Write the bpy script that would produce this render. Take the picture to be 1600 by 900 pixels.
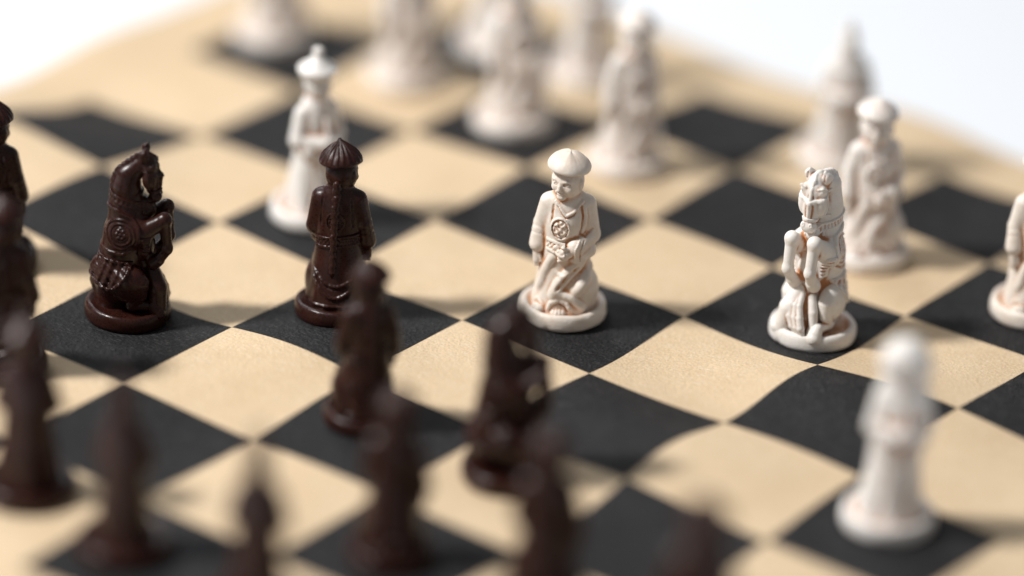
import bpy, math, random
import numpy as np
from mathutils import Vector, Matrix

for o in list(bpy.data.objects):
    bpy.data.objects.remove(o)
scene = bpy.context.scene
COL = scene.collection
random.seed(4)
RNG = np.random.RandomState(7)

# ------------------------------------------------------------------ camera
SQ = 0.040                                   # one square of the mat, metres
TX, TY, AZ, EL, DIST, ROLL, FPX = 0.94368, 1.593183, -0.934135, 0.4658125, 29.352, 0.0472, 7245.5
fw = -np.array([math.cos(EL)*math.cos(AZ), math.cos(EL)*math.sin(AZ), math.sin(EL)])
cpos = np.array([TX-1, TY-1, 0.0]) - fw*DIST
rt = np.cross(fw, [0, 0, 1.0]); rt /= np.linalg.norm(rt)
up = np.cross(rt, fw)
r2 = rt*math.cos(ROLL) + up*math.sin(ROLL)
u2 = up*math.cos(ROLL) - rt*math.sin(ROLL)
cam_d = bpy.data.cameras.new('camera')
cam = bpy.data.objects.new('camera', cam_d)
COL.objects.link(cam)
M = Matrix(((r2[0], u2[0], -fw[0], cpos[0]*SQ), (r2[1], u2[1], -fw[1], cpos[1]*SQ),
            (r2[2], u2[2], -fw[2], cpos[2]*SQ), (0, 0, 0, 1)))
cam.matrix_world = M
cam_d.sensor_width = 36
cam_d.lens = 36*FPX/1600
cam_d.clip_start = 0.05
cam_d.clip_end = 50
cam_d.dof.use_dof = True
FOCUS = np.array([2.05-1, 1.62-1, .45])           # between the centre pawn and the white horse
cam_d.dof.focus_distance = float((FOCUS-cpos) @ fw)*SQ
cam_d.dof.aperture_fstop = 2.1
cam_d.dof.aperture_blades = 9
scene.camera = cam

# ------------------------------------------------------------------ world and lamps
w = bpy.data.worlds.new('World'); scene.world = w; w.use_nodes = True
bg = w.node_tree.nodes['Background']
bg.inputs['Color'].default_value = (0.93, 0.96, 1.0, 1)
bg.inputs['Strength'].default_value = 0.22

RIGHT = Vector((rt[0], rt[1], 0)).normalized()
FWD = Vector((-RIGHT.y, RIGHT.x, 0))

def area(name, az_right, az_fwd, z, size, power, color, shape='DISK'):
    ld = bpy.data.lights.new(name, 'AREA')
    ld.shape = shape; ld.size = size; ld.energy = power; ld.color = color
    o = bpy.data.objects.new(name, ld); COL.objects.link(o)
    p = RIGHT*az_right + FWD*az_fwd + Vector((0, 0, z))
    o.location = p
    o.rotation_euler = (-p).to_track_quat('-Z', 'Y').to_euler()
    return o

area('key_lamp', -1.05, -0.14, 1.22, 0.23, 38.0, (1.0, 0.98, 0.955))
area('soft_window', -0.75, 1.35, 1.35, 1.1, 13.0, (0.92, 0.96, 1.0), 'SQUARE')

vs = scene.view_settings
vs.view_transform = 'Standard'; vs.look = 'None'; vs.exposure = 0.0; vs.gamma = 1.0
vs.use_curve_mapping = False
scene.cycles.use_denoising = True

# ------------------------------------------------------------------ helpers
def tag(o, label=None, cat=None, group=None, kind=None):
    if label: o['label'] = label
    if cat: o['category'] = cat
    if group: o['group'] = group
    if kind: o['kind'] = kind
    return o

def new_mesh(name, verts, quads, attrs=None, smooth=True):
    me = bpy.data.meshes.new(name)
    verts = np.ascontiguousarray(verts, np.float32); quads = np.ascontiguousarray(quads, np.int32)
    me.vertices.add(len(verts)); me.vertices.foreach_set('co', verts.ravel())
    n = quads.shape[1]
    me.loops.add(quads.size); me.loops.foreach_set('vertex_index', quads.ravel())
    me.polygons.add(len(quads))
    me.polygons.foreach_set('loop_start', np.arange(0, quads.size, n, dtype=np.int32))
    me.update(calc_edges=True)
    me.validate()
    me.polygons.foreach_set('use_smooth', np.full(len(me.polygons), smooth))
    for k, v in (attrs or {}).items():
        a = me.attributes.new(k, 'FLOAT', 'POINT'); a.data.foreach_set('value', np.ascontiguousarray(v, np.float32))
    return me

def mesh_obj(name, me, mat=None, parent=None):
    o = bpy.data.objects.new(name, me); COL.objects.link(o)
    if mat is not None:
        me.materials.clear(); me.materials.append(mat)
    if parent is not None: o.parent = parent
    return o

# ------------------------------------------------------------------ materials
def mat_new(name):
    m = bpy.data.materials.new(name); m.use_nodes = True
    nt = m.node_tree; b = nt.nodes['Principled BSDF']
    return m, nt, b

def nd(nt, t, **kw):
    n = nt.nodes.new(t)
    for k, v in kw.items():
        if k in n.inputs: n.inputs[k].default_value = v
        else: setattr(n, k, v)
    return n

def ramp(nt, fac, stops):
    r = nt.nodes.new('ShaderNodeValToRGB'); e = r.color_ramp.elements
    while len(e) < len(stops): e.new(0.5)
    for el, (p, c) in zip(e, stops): el.position = p; el.color = (*c, 1) if len(c) == 3 else c
    nt.links.new(fac, r.inputs[0]); return r

def cloth_mat(name, c1, c2, rough, speck, fibre, spec, grain=1.0):
    """printed leathercloth: blotchy dye, fine grain, stray fibres and rubbed spots"""
    m, nt, b = mat_new(name); L = nt.links
    tc = nd(nt, 'ShaderNodeNewGeometry'); pos = tc.outputs['Position']
    big = nd(nt, 'ShaderNodeTexNoise', Scale=34.0, Detail=6.0, Roughness=0.68); L.new(pos, big.inputs['Vector'])
    r1 = ramp(nt, big.outputs['Fac'], [(0.33, c1), (0.67, c2)])
    fine = nd(nt, 'ShaderNodeTexNoise', Scale=1900.0, Detail=3.0, Roughness=0.7); L.new(pos, fine.inputs['Vector'])
    r2_ = ramp(nt, fine.outputs['Fac'], [(0.36, (1-speck,)*3), (0.64, (1+speck,)*3)])
    mx = nd(nt, 'ShaderNodeMix', data_type='RGBA', blend_type='MULTIPLY'); mx.inputs['Factor'].default_value = 1.0
    L.new(r1.outputs[0], mx.inputs['A']); L.new(r2_.outputs[0], mx.inputs['B'])
    # light fibres lying in all directions
    col = mx.outputs['Result']
    for k, ang in enumerate((0.4, 1.5, 2.5)):
        mp = nd(nt, 'ShaderNodeMapping'); mp.inputs['Rotation'].default_value = (0, 0, ang); mp.inputs['Scale'].default_value = (420, 3400, 900)
        L.new(pos, mp.inputs['Vector'])
        fb = nd(nt, 'ShaderNodeTexNoise', Scale=1.0, Detail=1.0); L.new(mp.outputs[0], fb.inputs['Vector'])
        fr = ramp(nt, fb.outputs['Fac'], [(0.66, (0, 0, 0)), (0.74, (1, 1, 1))])
        mf = nd(nt, 'ShaderNodeMix', data_type='RGBA'); L.new(fr.outputs[0], mf.inputs['Factor']); L.new(col, mf.inputs['A']); mf.inputs['B'].default_value = (*fibre, 1)
        col = mf.outputs['Result']
    # rubbed patches
    rub = nd(nt, 'ShaderNodeTexNoise', Scale=95.0, Detail=8.0, Roughness=0.75); L.new(pos, rub.inputs['Vector'])
    rr_ = ramp(nt, rub.outputs['Fac'], [(0.56, (0, 0, 0)), (0.78, (0.5, 0.5, 0.5))])
    mr_ = nd(nt, 'ShaderNodeMix', data_type='RGBA'); L.new(rr_.outputs[0], mr_.inputs['Factor']); L.new(col, mr_.inputs['A']); mr_.inputs['B'].default_value = (*fibre, 1)
    L.new(mr_.outputs['Result'], b.inputs['Base Color'])
    vor = nd(nt, 'ShaderNodeTexVoronoi', Scale=1000.0); L.new(pos, vor.inputs['Vector'])
    ad = nd(nt, 'ShaderNodeMath', operation='MULTIPLY_ADD'); L.new(vor.outputs['Distance'], ad.inputs[0]); ad.inputs[1].default_value = 0.8
    L.new(fine.outputs['Fac'], ad.inputs[2])
    bp = nd(nt, 'ShaderNodeBump', Strength=0.9*grain, Distance=0.00025); L.new(ad.outputs[0], bp.inputs['Height'])
    med = nd(nt, 'ShaderNodeTexNoise', Scale=230.0, Detail=3.0); L.new(pos, med.inputs['Vector'])
    bp2 = nd(nt, 'ShaderNodeBump', Strength=0.25, Distance=0.0006); L.new(med.outputs['Fac'], bp2.inputs['Height'])
    L.new(bp2.outputs[0], bp.inputs['Normal']); L.new(bp.outputs[0], b.inputs['Normal'])
    rg = ramp(nt, big.outputs['Fac'], [(0.3, (rough+.08,)*3), (0.7, (rough-.08,)*3)]); L.new(rg.outputs[0], b.inputs['Roughness'])
    b.inputs['Specular IOR Level'].default_value = spec
    return m

M_BEIGE = cloth_mat('beige_leathercloth', (0.56, 0.418, 0.264), (0.635, 0.487, 0.320), 0.72, 0.11, (0.66, 0.54, 0.40), 0.3, 0.6)
M_BLACK = cloth_mat('black_leathercloth', (0.0105, 0.0103, 0.0110), (0.0165, 0.0162, 0.0170), 0.66, 0.5, (0.055, 0.053, 0.052), 0.22, 1.2)

M_TABLE, nt, b = mat_new('white_tabletop')
b.inputs['Base Color'].default_value = (0.90, 0.91, 0.925, 1); b.inputs['Roughness'].default_value = 0.55
nz = nd(nt, 'ShaderNodeTexNoise', Scale=9.0, Detail=3.0)
rr = ramp(nt, nz.outputs['Fac'], [(0.3, (0.745, 0.775, 0.815)), (0.7, (0.775, 0.80, 0.835))])
nt.links.new(rr.outputs[0], b.inputs['Base Color'])

# cream stone-like cast: patina wash pooled in the carving, brushed unevenly
def cream_mat(name, body1, body2, stain, amount):
    m, nt, b = mat_new(name); L = nt.links
    tc = nd(nt, 'ShaderNodeTexCoord')
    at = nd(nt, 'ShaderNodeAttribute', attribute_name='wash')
    nA = nd(nt, 'ShaderNodeTexNoise', Scale=330.0, Detail=4.0, Roughness=0.6); L.new(tc.outputs['Object'], nA.inputs['Vector'])
    nB = nd(nt, 'ShaderNodeTexNoise', Scale=1500.0, Detail=3.0, Roughness=0.7); L.new(tc.outputs['Object'], nB.inputs['Vector'])
    base = ramp(nt, nA.outputs['Fac'], [(0.35, body1), (0.65, body2)])
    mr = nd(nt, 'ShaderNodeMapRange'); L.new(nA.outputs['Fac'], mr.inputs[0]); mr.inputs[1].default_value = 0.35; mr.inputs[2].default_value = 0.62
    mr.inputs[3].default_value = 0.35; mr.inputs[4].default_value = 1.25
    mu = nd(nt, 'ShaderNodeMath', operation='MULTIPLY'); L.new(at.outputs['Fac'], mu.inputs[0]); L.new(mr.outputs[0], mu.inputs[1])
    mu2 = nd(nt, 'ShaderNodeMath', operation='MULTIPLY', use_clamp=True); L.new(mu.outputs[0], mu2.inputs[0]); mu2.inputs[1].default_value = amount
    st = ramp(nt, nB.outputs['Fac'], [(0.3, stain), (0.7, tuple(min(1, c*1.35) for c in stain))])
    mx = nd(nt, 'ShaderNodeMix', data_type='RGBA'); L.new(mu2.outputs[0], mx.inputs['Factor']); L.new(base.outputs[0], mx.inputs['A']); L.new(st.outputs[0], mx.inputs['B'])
    # thin brushed film of the same wash on coarse spots
    sp = ramp(nt, nB.outputs['Fac'], [(0.58, (1, 1, 1)), (0.74, (0.86, 0.72, 0.56))])
    mm = nd(nt, 'ShaderNodeMix', data_type='RGBA', blend_type='MULTIPLY'); mm.inputs['Factor'].default_value = 0.45
    L.new(mx.outputs['Result'], mm.inputs['A']); L.new(sp.outputs[0], mm.inputs['B'])
    L.new(mm.outputs['Result'], b.inputs['Base Color'])
    ad = nd(nt, 'ShaderNodeMath', operation='ADD'); L.new(nA.outputs['Fac'], ad.inputs[0]); L.new(nB.outputs['Fac'], ad.inputs[1])
    bp = nd(nt, 'ShaderNodeBump', Strength=0.22, Distance=0.0004); L.new(ad.outputs[0], bp.inputs['Height']); L.new(bp.outputs[0], b.inputs['Normal'])
    b.inputs['Roughness'].default_value = 0.48
    b.inputs['Subsurface Weight'].default_value = 0.12
    b.inputs['Subsurface Radius'].default_value = (1.0, 0.6, 0.4); b.inputs['Subsurface Scale'].default_value = 0.0006
    return m
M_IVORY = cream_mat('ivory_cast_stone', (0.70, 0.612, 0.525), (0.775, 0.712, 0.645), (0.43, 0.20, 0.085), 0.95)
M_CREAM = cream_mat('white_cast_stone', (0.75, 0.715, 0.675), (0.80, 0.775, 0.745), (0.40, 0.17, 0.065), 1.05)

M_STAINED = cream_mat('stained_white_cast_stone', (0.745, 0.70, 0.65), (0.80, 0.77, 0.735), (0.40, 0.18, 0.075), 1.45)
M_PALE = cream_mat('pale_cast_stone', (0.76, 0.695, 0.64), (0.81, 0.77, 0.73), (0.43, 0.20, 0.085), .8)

def brown_mat():
    m, nt, b = mat_new('dark_brown_resin'); L = nt.links
    tc = nd(nt, 'ShaderNodeTexCoord')
    nA = nd(nt, 'ShaderNodeTexNoise', Scale=210.0, Detail=4.0, Roughness=0.6); L.new(tc.outputs['Object'], nA.inputs['Vector'])
    nB = nd(nt, 'ShaderNodeTexNoise', Scale=1700.0, Detail=2.0); L.new(tc.outputs['Object'], nB.inputs['Vector'])
    c = ramp(nt, nA.outputs['Fac'], [(0.3, (0.0155, 0.0046, 0.0036)), (0.7, (0.033, 0.0090, 0.0056))])
    L.new(c.outputs[0], b.inputs['Base Color'])
    r = ramp(nt, nB.outputs['Fac'], [(0.35, (0.25,)*3), (0.7, (0.41,)*3)])
    L.new(r.outputs[0], b.inputs['Roughness'])
    bp = nd(nt, 'ShaderNodeBump', Strength=0.12, Distance=0.0003); L.new(nB.outputs['Fac'], bp.inputs['Height']); L.new(bp.outputs[0], b.inputs['Normal'])
    b.inputs['Subsurface Weight'].default_value = 0.15
    b.inputs['Subsurface Radius'].default_value = (1.0, 0.35, 0.2); b.inputs['Subsurface Scale'].default_value = 0.0012
    b.inputs['Specular IOR Level'].default_value = 0.27
    return m
M_BROWN = brown_mat()

# ------------------------------------------------------------------ the mat: relief of the cloth
DZ = [(0,0,-.32,-.65),(1,1,.32,.27),(2,2,.44,-.15),(3,3,-.86,-.03),(2,1,-.24,.04),(3,2,.65,.22),(0,-1,.33,-.59),(1,-1,-.99,.19),
      (2,0,.22,0),(3,1,-.09,.48),(4,2,3.26,.92),(2,-1,-.71,-.07),(3,0,1.69,.4),(4,1,1.27,-.46),(4,0,.54,.69),(5,1,-.84,-.27),
      (3,-1,-.85,0),(1,-3,-.44,0),(-1,1,1.39,.05),(0,2,.81,-.07),(1,3,-.13,.01),(-2,1,4.67,-.14),(-3,1,7.0,0),(-3,2,-2.6,-.88),
      (-2,0,4.5,0),(-3,0,5.5,0),(-2,2,-.71,-.41),(-1,3,.25,-.3),(0,4,.65,0),(0,3,1.65,-.62),(1,4,.8,-.94),(2,3,-.84,-.82),(3,4,-.57,-.5),(2,5,-1.98,-.25),
      (0,5,-2.9,0),(1,5,-.31,0),(-3,3,-.14,0),
      (3,.31,3.4,.2),(3,.56,3.8,.2),(3,.78,2.4,.2),(3,1.28,.3,.2),(3,1.6,2.2,.2),(3,1.76,2.2,.2),(.33,0,1.5,0),(.6,0,1.5,0),
      (2,.6,1.5,0),(1.5,-1,.2,0),(3.5,1,1.7,0),(2.5,2,-.5,0),
      (2.4,5.45,-2.6,0),(1.6,5.5,1.0,0),(.7,5.5,-2.0,0),(3.2,5.45,1.6,0),(4.2,5.5,-1.5,0),(-3.5,2.6,1.5,0),(-3.5,.4,4.0,0)]
DZ = np.array(DZ, float)
LS = 0.52
def _k(A, B): return np.exp(-((A[:, None, :]-B[None, :, :])**2).sum(-1)/(2*LS*LS))
_P = DZ[:, :2]
_W = np.linalg.solve(_k(_P, _P)+0.03*np.eye(len(_P)), DZ[:, 2:4])

def relief(ab):
    """height (mm) and sideways shift (mm) of the cloth at square coordinates ab (n,2)"""
    ab = np.atleast_2d(np.asarray(ab, float))
    v = _k(ab, _P) @ _W
    a, b_ = ab[:, 0], ab[:, 1]
    z = v[:, 0] + 0.35*np.sin(2.1*a+1.3*b_+.6)*np.sin(1.1*a-2.3*b_) + 0.16*np.sin(4.6*a+.8)*np.sin(4.1*b_+1.9)
    z = np.where(z < -2.2, -2.2-0.6*np.tanh((-2.2-z)/0.6), z)
    return z, v[:, 1]

def mat_point(ab, lift=0.0):
    ab = np.atleast_2d(np.asarray(ab, float))
    z, s = relief(ab)
    s = np.clip(s, -1, 1)
    p = np.stack([(ab[:, 0]-1)*SQ + rt[0]*s*1e-3, (ab[:, 1]-1)*SQ + rt[1]*s*1e-3, z*1e-3+lift], 1)
    return p

def mat_normal(ab):
    e = 0.01
    ab = np.atleast_2d(np.asarray(ab, float))
    du = mat_point(ab+[e, 0])-mat_point(ab-[e, 0]); dv = mat_point(ab+[0, e])-mat_point(ab-[0, e])
    n = np.cross(du, dv); return n/np.linalg.norm(n, axis=1, keepdims=True)

def grid_quads(nu, nv):
    i = np.arange(nu)[:, None]*(nv+1)+np.arange(nv)[None, :]
    i = i.ravel()
    return np.stack([i, i+nv+1, i+nv+2, i+1], 1)

def patch(name, a0, a1, b0, b1, nu, nv, mat, parent):
    A, B = np.meshgrid(np.linspace(a0, a1, nu+1), np.linspace(b0, b1, nv+1), indexing='ij')
    ab = np.stack([A.ravel(), B.ravel()], 1)
    me = new_mesh(name, mat_point(ab), grid_quads(nu, nv))
    me.normals_split_custom_set_from_vertices([tuple(n) for n in mat_normal(ab)])
    return mesh_obj(name, me, mat, parent)

# table
tb = new_mesh('tabletop', [(-3, -3, -.0045), (3, -3, -.0045), (3, 3, -.0045), (-3, 3, -.0045)], [(0, 1, 2, 3)], smooth=False)
tag(mesh_obj('tabletop', tb, M_TABLE), kind='structure')

LO, HI, BW = -3.0, 5.0, 0.56
mat_root = bpy.data.objects.new('chess_mat', None); COL.objects.link(mat_root)
mat_root.location = (0, 0, -.0045)
tag(mat_root, 'soft wavy chess mat of black and beige squares on the white table', 'chess board')
MATINV = Matrix.Translation((0, 0, .0045))
def mat_child(o):
    o.matrix_parent_inverse = MATINV
    return o
for i in range(8):
    for j in range(8):
        a, b_ = LO+i, LO+j
        dark = (int(a)-int(b_)) % 2 == 0
        mat_child(patch('dark_square' if dark else 'light_square', a, a+1, b_, b_+1, 16, 16, M_BLACK if dark else M_BEIGE, mat_root))
# the beige margin: a ring of cloth with rolled edge and underside
def ring():
    n = 96
    V, Q = [], []
    t = np.linspace(0, 1, n, endpoint=False)
    def loop(off):
        lo, hi = LO-off, HI+off
        pts = []
        for k in range(4):
            for s in t:
                q = lo+(hi-lo)*s
                pts.append([(q, lo), (hi, q), (hi-(q-lo), hi), (lo, hi-(q-lo))][k])
        return np.array(pts)
    offs = [0, .1, .2, .3, .4, .48, .54, .56]
    rows = [mat_point(loop(o_)) for o_ in offs]
    edge = loop(BW)
    rows[-1][:, 2] -= .0002
    for dz in (.0008, .0013): 
        r_ = mat_point(edge); r_[:, 2] -= dz; rows.append(r_)
    r_ = mat_point(loop(.45)); r_[:, 2] -= .0014; rows.append(r_)
    m_ = 4*n
    V = np.concatenate(rows)
    for k in range(len(rows)-1):
        i = np.arange(m_); j = (i+1) % m_
        Q.append(np.stack([k*m_+i, (k+1)*m_+i, (k+1)*m_+j, k*m_+j], 1))
    return V, np.concatenate(Q)
V, Q = ring()
mat_child(mesh_obj('margin', new_mesh('margin', V, Q), M_BEIGE, mat_root))
A, B = np.meshgrid(np.linspace(LO-.45, HI+.45, 60), np.linspace(LO-.45, HI+.45, 60), indexing='ij')
mat_child(mesh_obj('backing', new_mesh('backing', mat_point(np.stack([A.ravel(), B.ravel()], 1), -.0014), grid_quads(59, 59)), M_BEIGE, mat_root))

# ------------------------------------------------------------------ sculpting with distance fields (mm)
def interp(xs, ys):
    xs = np.array(xs, float); ys = np.array(ys, float)
    fx = np.linspace(xs[0], xs[-1], 400)
    fy = np.interp(fx, xs, ys)
    k = np.hanning(41); k /= k.sum()
    fy = np.convolve(np.pad(fy, 20, mode='edge'), k, 'valid')
    return lambda z: np.interp(z, fx, fy)

class Field:
    def __init__(s, lo, hi, v):
        s.v = v; s.lo = np.array(lo, float)
        s.n = np.ceil((np.array(hi)-s.lo)/v).astype(int)+1
        s.ax = [(s.lo[i]+np.arange(s.n[i])*v).astype(np.float32) for i in range(3)]
        s.f = np.full(s.n, 6.0, np.float32)
    def like(s):
        g = Field.__new__(Field); g.v = s.v; g.lo = s.lo; g.n = s.n; g.ax = s.ax; g.f = np.full(s.n, 6.0, np.float32); return g
    def sl(s, lo, hi):
        r = []
        for i in range(3):
            a = int(max(0, math.floor((lo[i]-s.lo[i])/s.v))); b = int(min(s.n[i], math.ceil((hi[i]-s.lo[i])/s.v)+1))
            r.append(slice(a, max(a, b)))
        return tuple(r), s.ax[0][r[0]][:, None, None], s.ax[1][r[1]][None, :, None], s.ax[2][r[2]][None, None, :]
    def op(s, fn, lo, hi, k=0.5, mode='u'):
        sl, X, Y, Z = s.sl(np.array(lo)-1.5-k, np.array(hi)+1.5+k)
        d = fn(X, Y, Z); g = s.f[sl]
        if g.size == 0: return s
        d = np.broadcast_to(d, g.shape)
        if mode == 'u':
            h = np.maximum(k-np.abs(g-d), 0)/max(k, 1e-6); s.f[sl] = np.minimum(g, d)-h*h*k*.25
        elif mode == 's':
            d = -d; h = np.maximum(k-np.abs(g-d), 0)/max(k, 1e-6); s.f[sl] = np.maximum(g, d)+h*h*k*.25
        elif mode == 'add':
            s.f[sl] = g+d
        return s
    def ell(s, c, r, k=.6, mode='u', rotz=0., rx=0.):
        c = np.array(c, float); r = np.array(r, float)
        cz, sz, cx, sx = math.cos(rotz), math.sin(rotz), math.cos(rx), math.sin(rx)
        def fn(X, Y, Z):
            x, y, z = X-c[0], Y-c[1], Z-c[2]
            x, y = x*cz+y*sz, -x*sz+y*cz
            y, z = y*cx+z*sx, -y*sx+z*cx
            k0 = np.sqrt((x/r[0])**2+(y/r[1])**2+(z/r[2])**2)
            k1 = np.sqrt((x/r[0]**2)**2+(y/r[1]**2)**2+(z/r[2]**2)**2)
            return k0*(k0-1)/np.maximum(k1, 1e-4)
        m = r.max() if (rotz or rx) else r
        return s.op(fn, c-m, c+m, k, mode)
    def cone(s, a, b, ra, rb, k=.6, mode='u'):
        a = np.array(a, float); b = np.array(b, float); d = b-a; L2 = float(d@d)+1e-9
        def fn(X, Y, Z):
            x, y, z = X-a[0], Y-a[1], Z-a[2]
            t = np.clip((x*d[0]+y*d[1]+z*d[2])/L2, 0, 1)
            return np.sqrt((x-t*d[0])**2+(y-t*d[1])**2+(z-t*d[2])**2)-(ra+(rb-ra)*t)
        R = max(ra, rb)
        return s.op(fn, np.minimum(a, b)-R, np.maximum(a, b)+R, k, mode)
    def path(s, pts, rr, k=.3, mode='u'):
        if np.isscalar(rr): rr = [rr]*len(pts)
        for i in range(len(pts)-1): s.cone(pts[i], pts[i+1], rr[i], rr[i+1], k, mode)
        return s
    def robe(s, prof, k=.6, fold=None):
        zs = [p[0] for p in prof]
        RX, RY, CX, CY = [interp(zs, [p[i] for p in prof]) for i in (1, 2, 3, 4)]
        z0, z1 = zs[0], zs[-1]
        m = max(max(p[1], p[2]) for p in prof)+1.5
        def fn(X, Y, Z):
            rx, ry = RX(Z).astype(np.float32), RY(Z).astype(np.float32)
            x, y = X-CX(Z), Y-CY(Z)
            q = np.sqrt((x/rx)**2+(y/ry)**2)
            d = (q-1)*np.minimum(rx, ry)
            if fold is not None: d = d-fold(np.arctan2(y, x), Z)
            return np.maximum(np.maximum(d*.92, z0-Z), Z-z1)
        return s.op(fn, (-m, -m, z0), (m, m, z1), k)
    def surf(s, x, z, side=-1):
        """first surface met along y from the front (side -1) or back (+1)"""
        i = int(np.clip(round((x-s.lo[0])/s.v), 0, s.n[0]-1)); k = int(np.clip(round((z-s.lo[2])/s.v), 0, s.n[2]-1))
        col = s.f[i, :, k]; js = np.nonzero(col < 0)[0]
        if len(js) == 0: return None
        return float(s.ax[1][js[0] if side < 0 else js[-1]])
    def surf_x(s, y, z, side):
        j = int(np.clip(round((y-s.lo[1])/s.v), 0, s.n[1]-1)); k = int(np.clip(round((z-s.lo[2])/s.v), 0, s.n[2]-1))
        col = s.f[:, j, k]; js = np.nonzero(col < 0)[0]
        if len(js) == 0: return None
        return float(s.ax[0][js[0] if side < 0 else js[-1]])
    def draw(s, pts, r, side=-1, mode='u', k=.12, lift=0., axis='y'):
        """ridge or groove drawn on the surface along (x,z) [axis y] or (y,z) [axis x] points"""
        P = []
        pts = np.array(pts, float)
        seg = np.linalg.norm(np.diff(pts, axis=0), axis=1)
        for i, L in enumerate(seg):
            for t in np.linspace(0, 1, max(2, int(L/.5)+1))[(0 if i == 0 else 1):]:
                q = pts[i]*(1-t)+pts[i+1]*t
                if axis == 'y':
                    y = s.surf(q[0], q[1], side)
                    if y is not None: P.append((q[0], y+side*lift, q[1]))
                else:
                    x = s.surf_x(q[0], q[1], side)
                    if x is not None: P.append((x+side*lift, q[0], q[1]))
        for a, b in zip(P[:-1], P[1:]):
            if np.linalg.norm(np.subtract(a, b)) < 1.9: s.cone(a, b, r, r, k, mode)
        return P
    def shell(s, src, off, mask):
        s.f = np.maximum(src.f-off, mask).astype(np.float32); return s
    def mesh(s, name, washsrc=None):
        f = s.f
        f = f.copy(); f[0] = f[-1] = 3; f[:, 0] = f[:, -1] = 3; f[:, :, 0] = f[:, :, -1] = 3
        n = np.array(f.shape); neg = f < 0
        cnt = np.zeros(n-1, np.int8)
        for dx in (0, 1):
            for dy in (0, 1):
                for dz in (0, 1): cnt += neg[dx:n[0]-1+dx, dy:n[1]-1+dy, dz:n[2]-1+dz]
        cells = np.argwhere((cnt > 0) & (cnt < 8))
        idx = np.full(n-1, -1, np.int32); idx[tuple(cells.T)] = np.arange(len(cells))
        acc = np.zeros((len(cells), 3)); c = np.zeros(len(cells))
        cor = [(0,0,0),(1,0,0),(0,1,0),(1,1,0),(0,0,1),(1,0,1),(0,1,1),(1,1,1)]
        val = [f[tuple((cells+o_).T)] for o_ in cor]
        for i in range(8):
            for ax, bit in ((0, 1), (1, 2), (2, 4)):
                if i & bit: continue
                j = i | bit; a, b = val[i], val[j]
                m = (a < 0) != (b < 0)
                t = np.where(m, a/np.where(m, a-b, 1), 0)
                p = np.array(cor[i], float)+np.zeros((len(cells), 1)); p[:, ax] += t
                acc[m] += p[m]; c[m] += 1
        pos = (cells+acc/c[:, None])
        Q = []
        for ax in range(3):
            o1, o2 = [(1, 2), (2, 0), (0, 1)][ax]
            sh = [slice(None)]*3; sh2 = [slice(None)]*3
            sh[ax] = slice(0, -1); sh2[ax] = slice(1, None)
            a, b = neg[tuple(sh)], neg[tuple(sh2)]
            e = np.argwhere(a != b)
            e = e[(e[:, o1] > 0) & (e[:, o2] > 0) & (e[:, o1] < n[o1]-1) & (e[:, o2] < n[o2]-1)]
            fl = a[tuple(e.T)]
            d1 = np.zeros(3, int); d1[o1] = 1; d2 = np.zeros(3, int); d2[o2] = 1
            q = np.stack([idx[tuple((e-d1-d2).T)], idx[tuple((e-d2).T)], idx[tuple(e.T)], idx[tuple((e-d1).T)]], 1)
            q[~fl] = q[~fl][:, ::-1]
            Q.append(q)
        Q = np.concatenate(Q); Q = Q[(Q >= 0).all(1)]
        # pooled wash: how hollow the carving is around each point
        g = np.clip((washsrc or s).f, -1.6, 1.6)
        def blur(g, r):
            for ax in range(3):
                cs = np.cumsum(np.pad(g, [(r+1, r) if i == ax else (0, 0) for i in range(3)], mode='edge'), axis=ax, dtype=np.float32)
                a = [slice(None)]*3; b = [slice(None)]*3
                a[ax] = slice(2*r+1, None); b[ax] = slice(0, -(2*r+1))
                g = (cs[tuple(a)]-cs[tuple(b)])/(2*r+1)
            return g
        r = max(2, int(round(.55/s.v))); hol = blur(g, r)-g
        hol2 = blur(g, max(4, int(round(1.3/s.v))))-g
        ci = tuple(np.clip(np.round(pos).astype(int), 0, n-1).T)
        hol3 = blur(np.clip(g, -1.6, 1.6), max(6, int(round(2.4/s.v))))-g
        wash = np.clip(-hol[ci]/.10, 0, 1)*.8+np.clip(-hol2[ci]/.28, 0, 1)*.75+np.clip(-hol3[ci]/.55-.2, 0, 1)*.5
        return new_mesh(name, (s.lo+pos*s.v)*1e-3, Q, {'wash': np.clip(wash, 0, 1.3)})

def lathe_mesh(name, prof, n=96, disp=None, wash=None):
    prof = np.array(prof, float); m = len(prof)
    th = np.arange(n)*2*math.pi/n
    V = []
    for (r, z) in prof:
        rr = np.full(n, r); zz = np.full(n, z)
        if disp is not None: rr, zz = disp(rr, zz, th)
        V.append(np.stack([rr*np.cos(th), rr*np.sin(th), zz], 1))
    V = np.concatenate(V)*1e-3
    Q = []
    i = np.arange(n); j = (i+1) % n
    for k in range(m-1): Q.append(np.stack([k*n+i, k*n+j, (k+1)*n+j, (k+1)*n+i], 1))
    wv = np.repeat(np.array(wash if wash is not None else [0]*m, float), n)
    return new_mesh(name, V, np.concatenate(Q), {'wash': wv})

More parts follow.
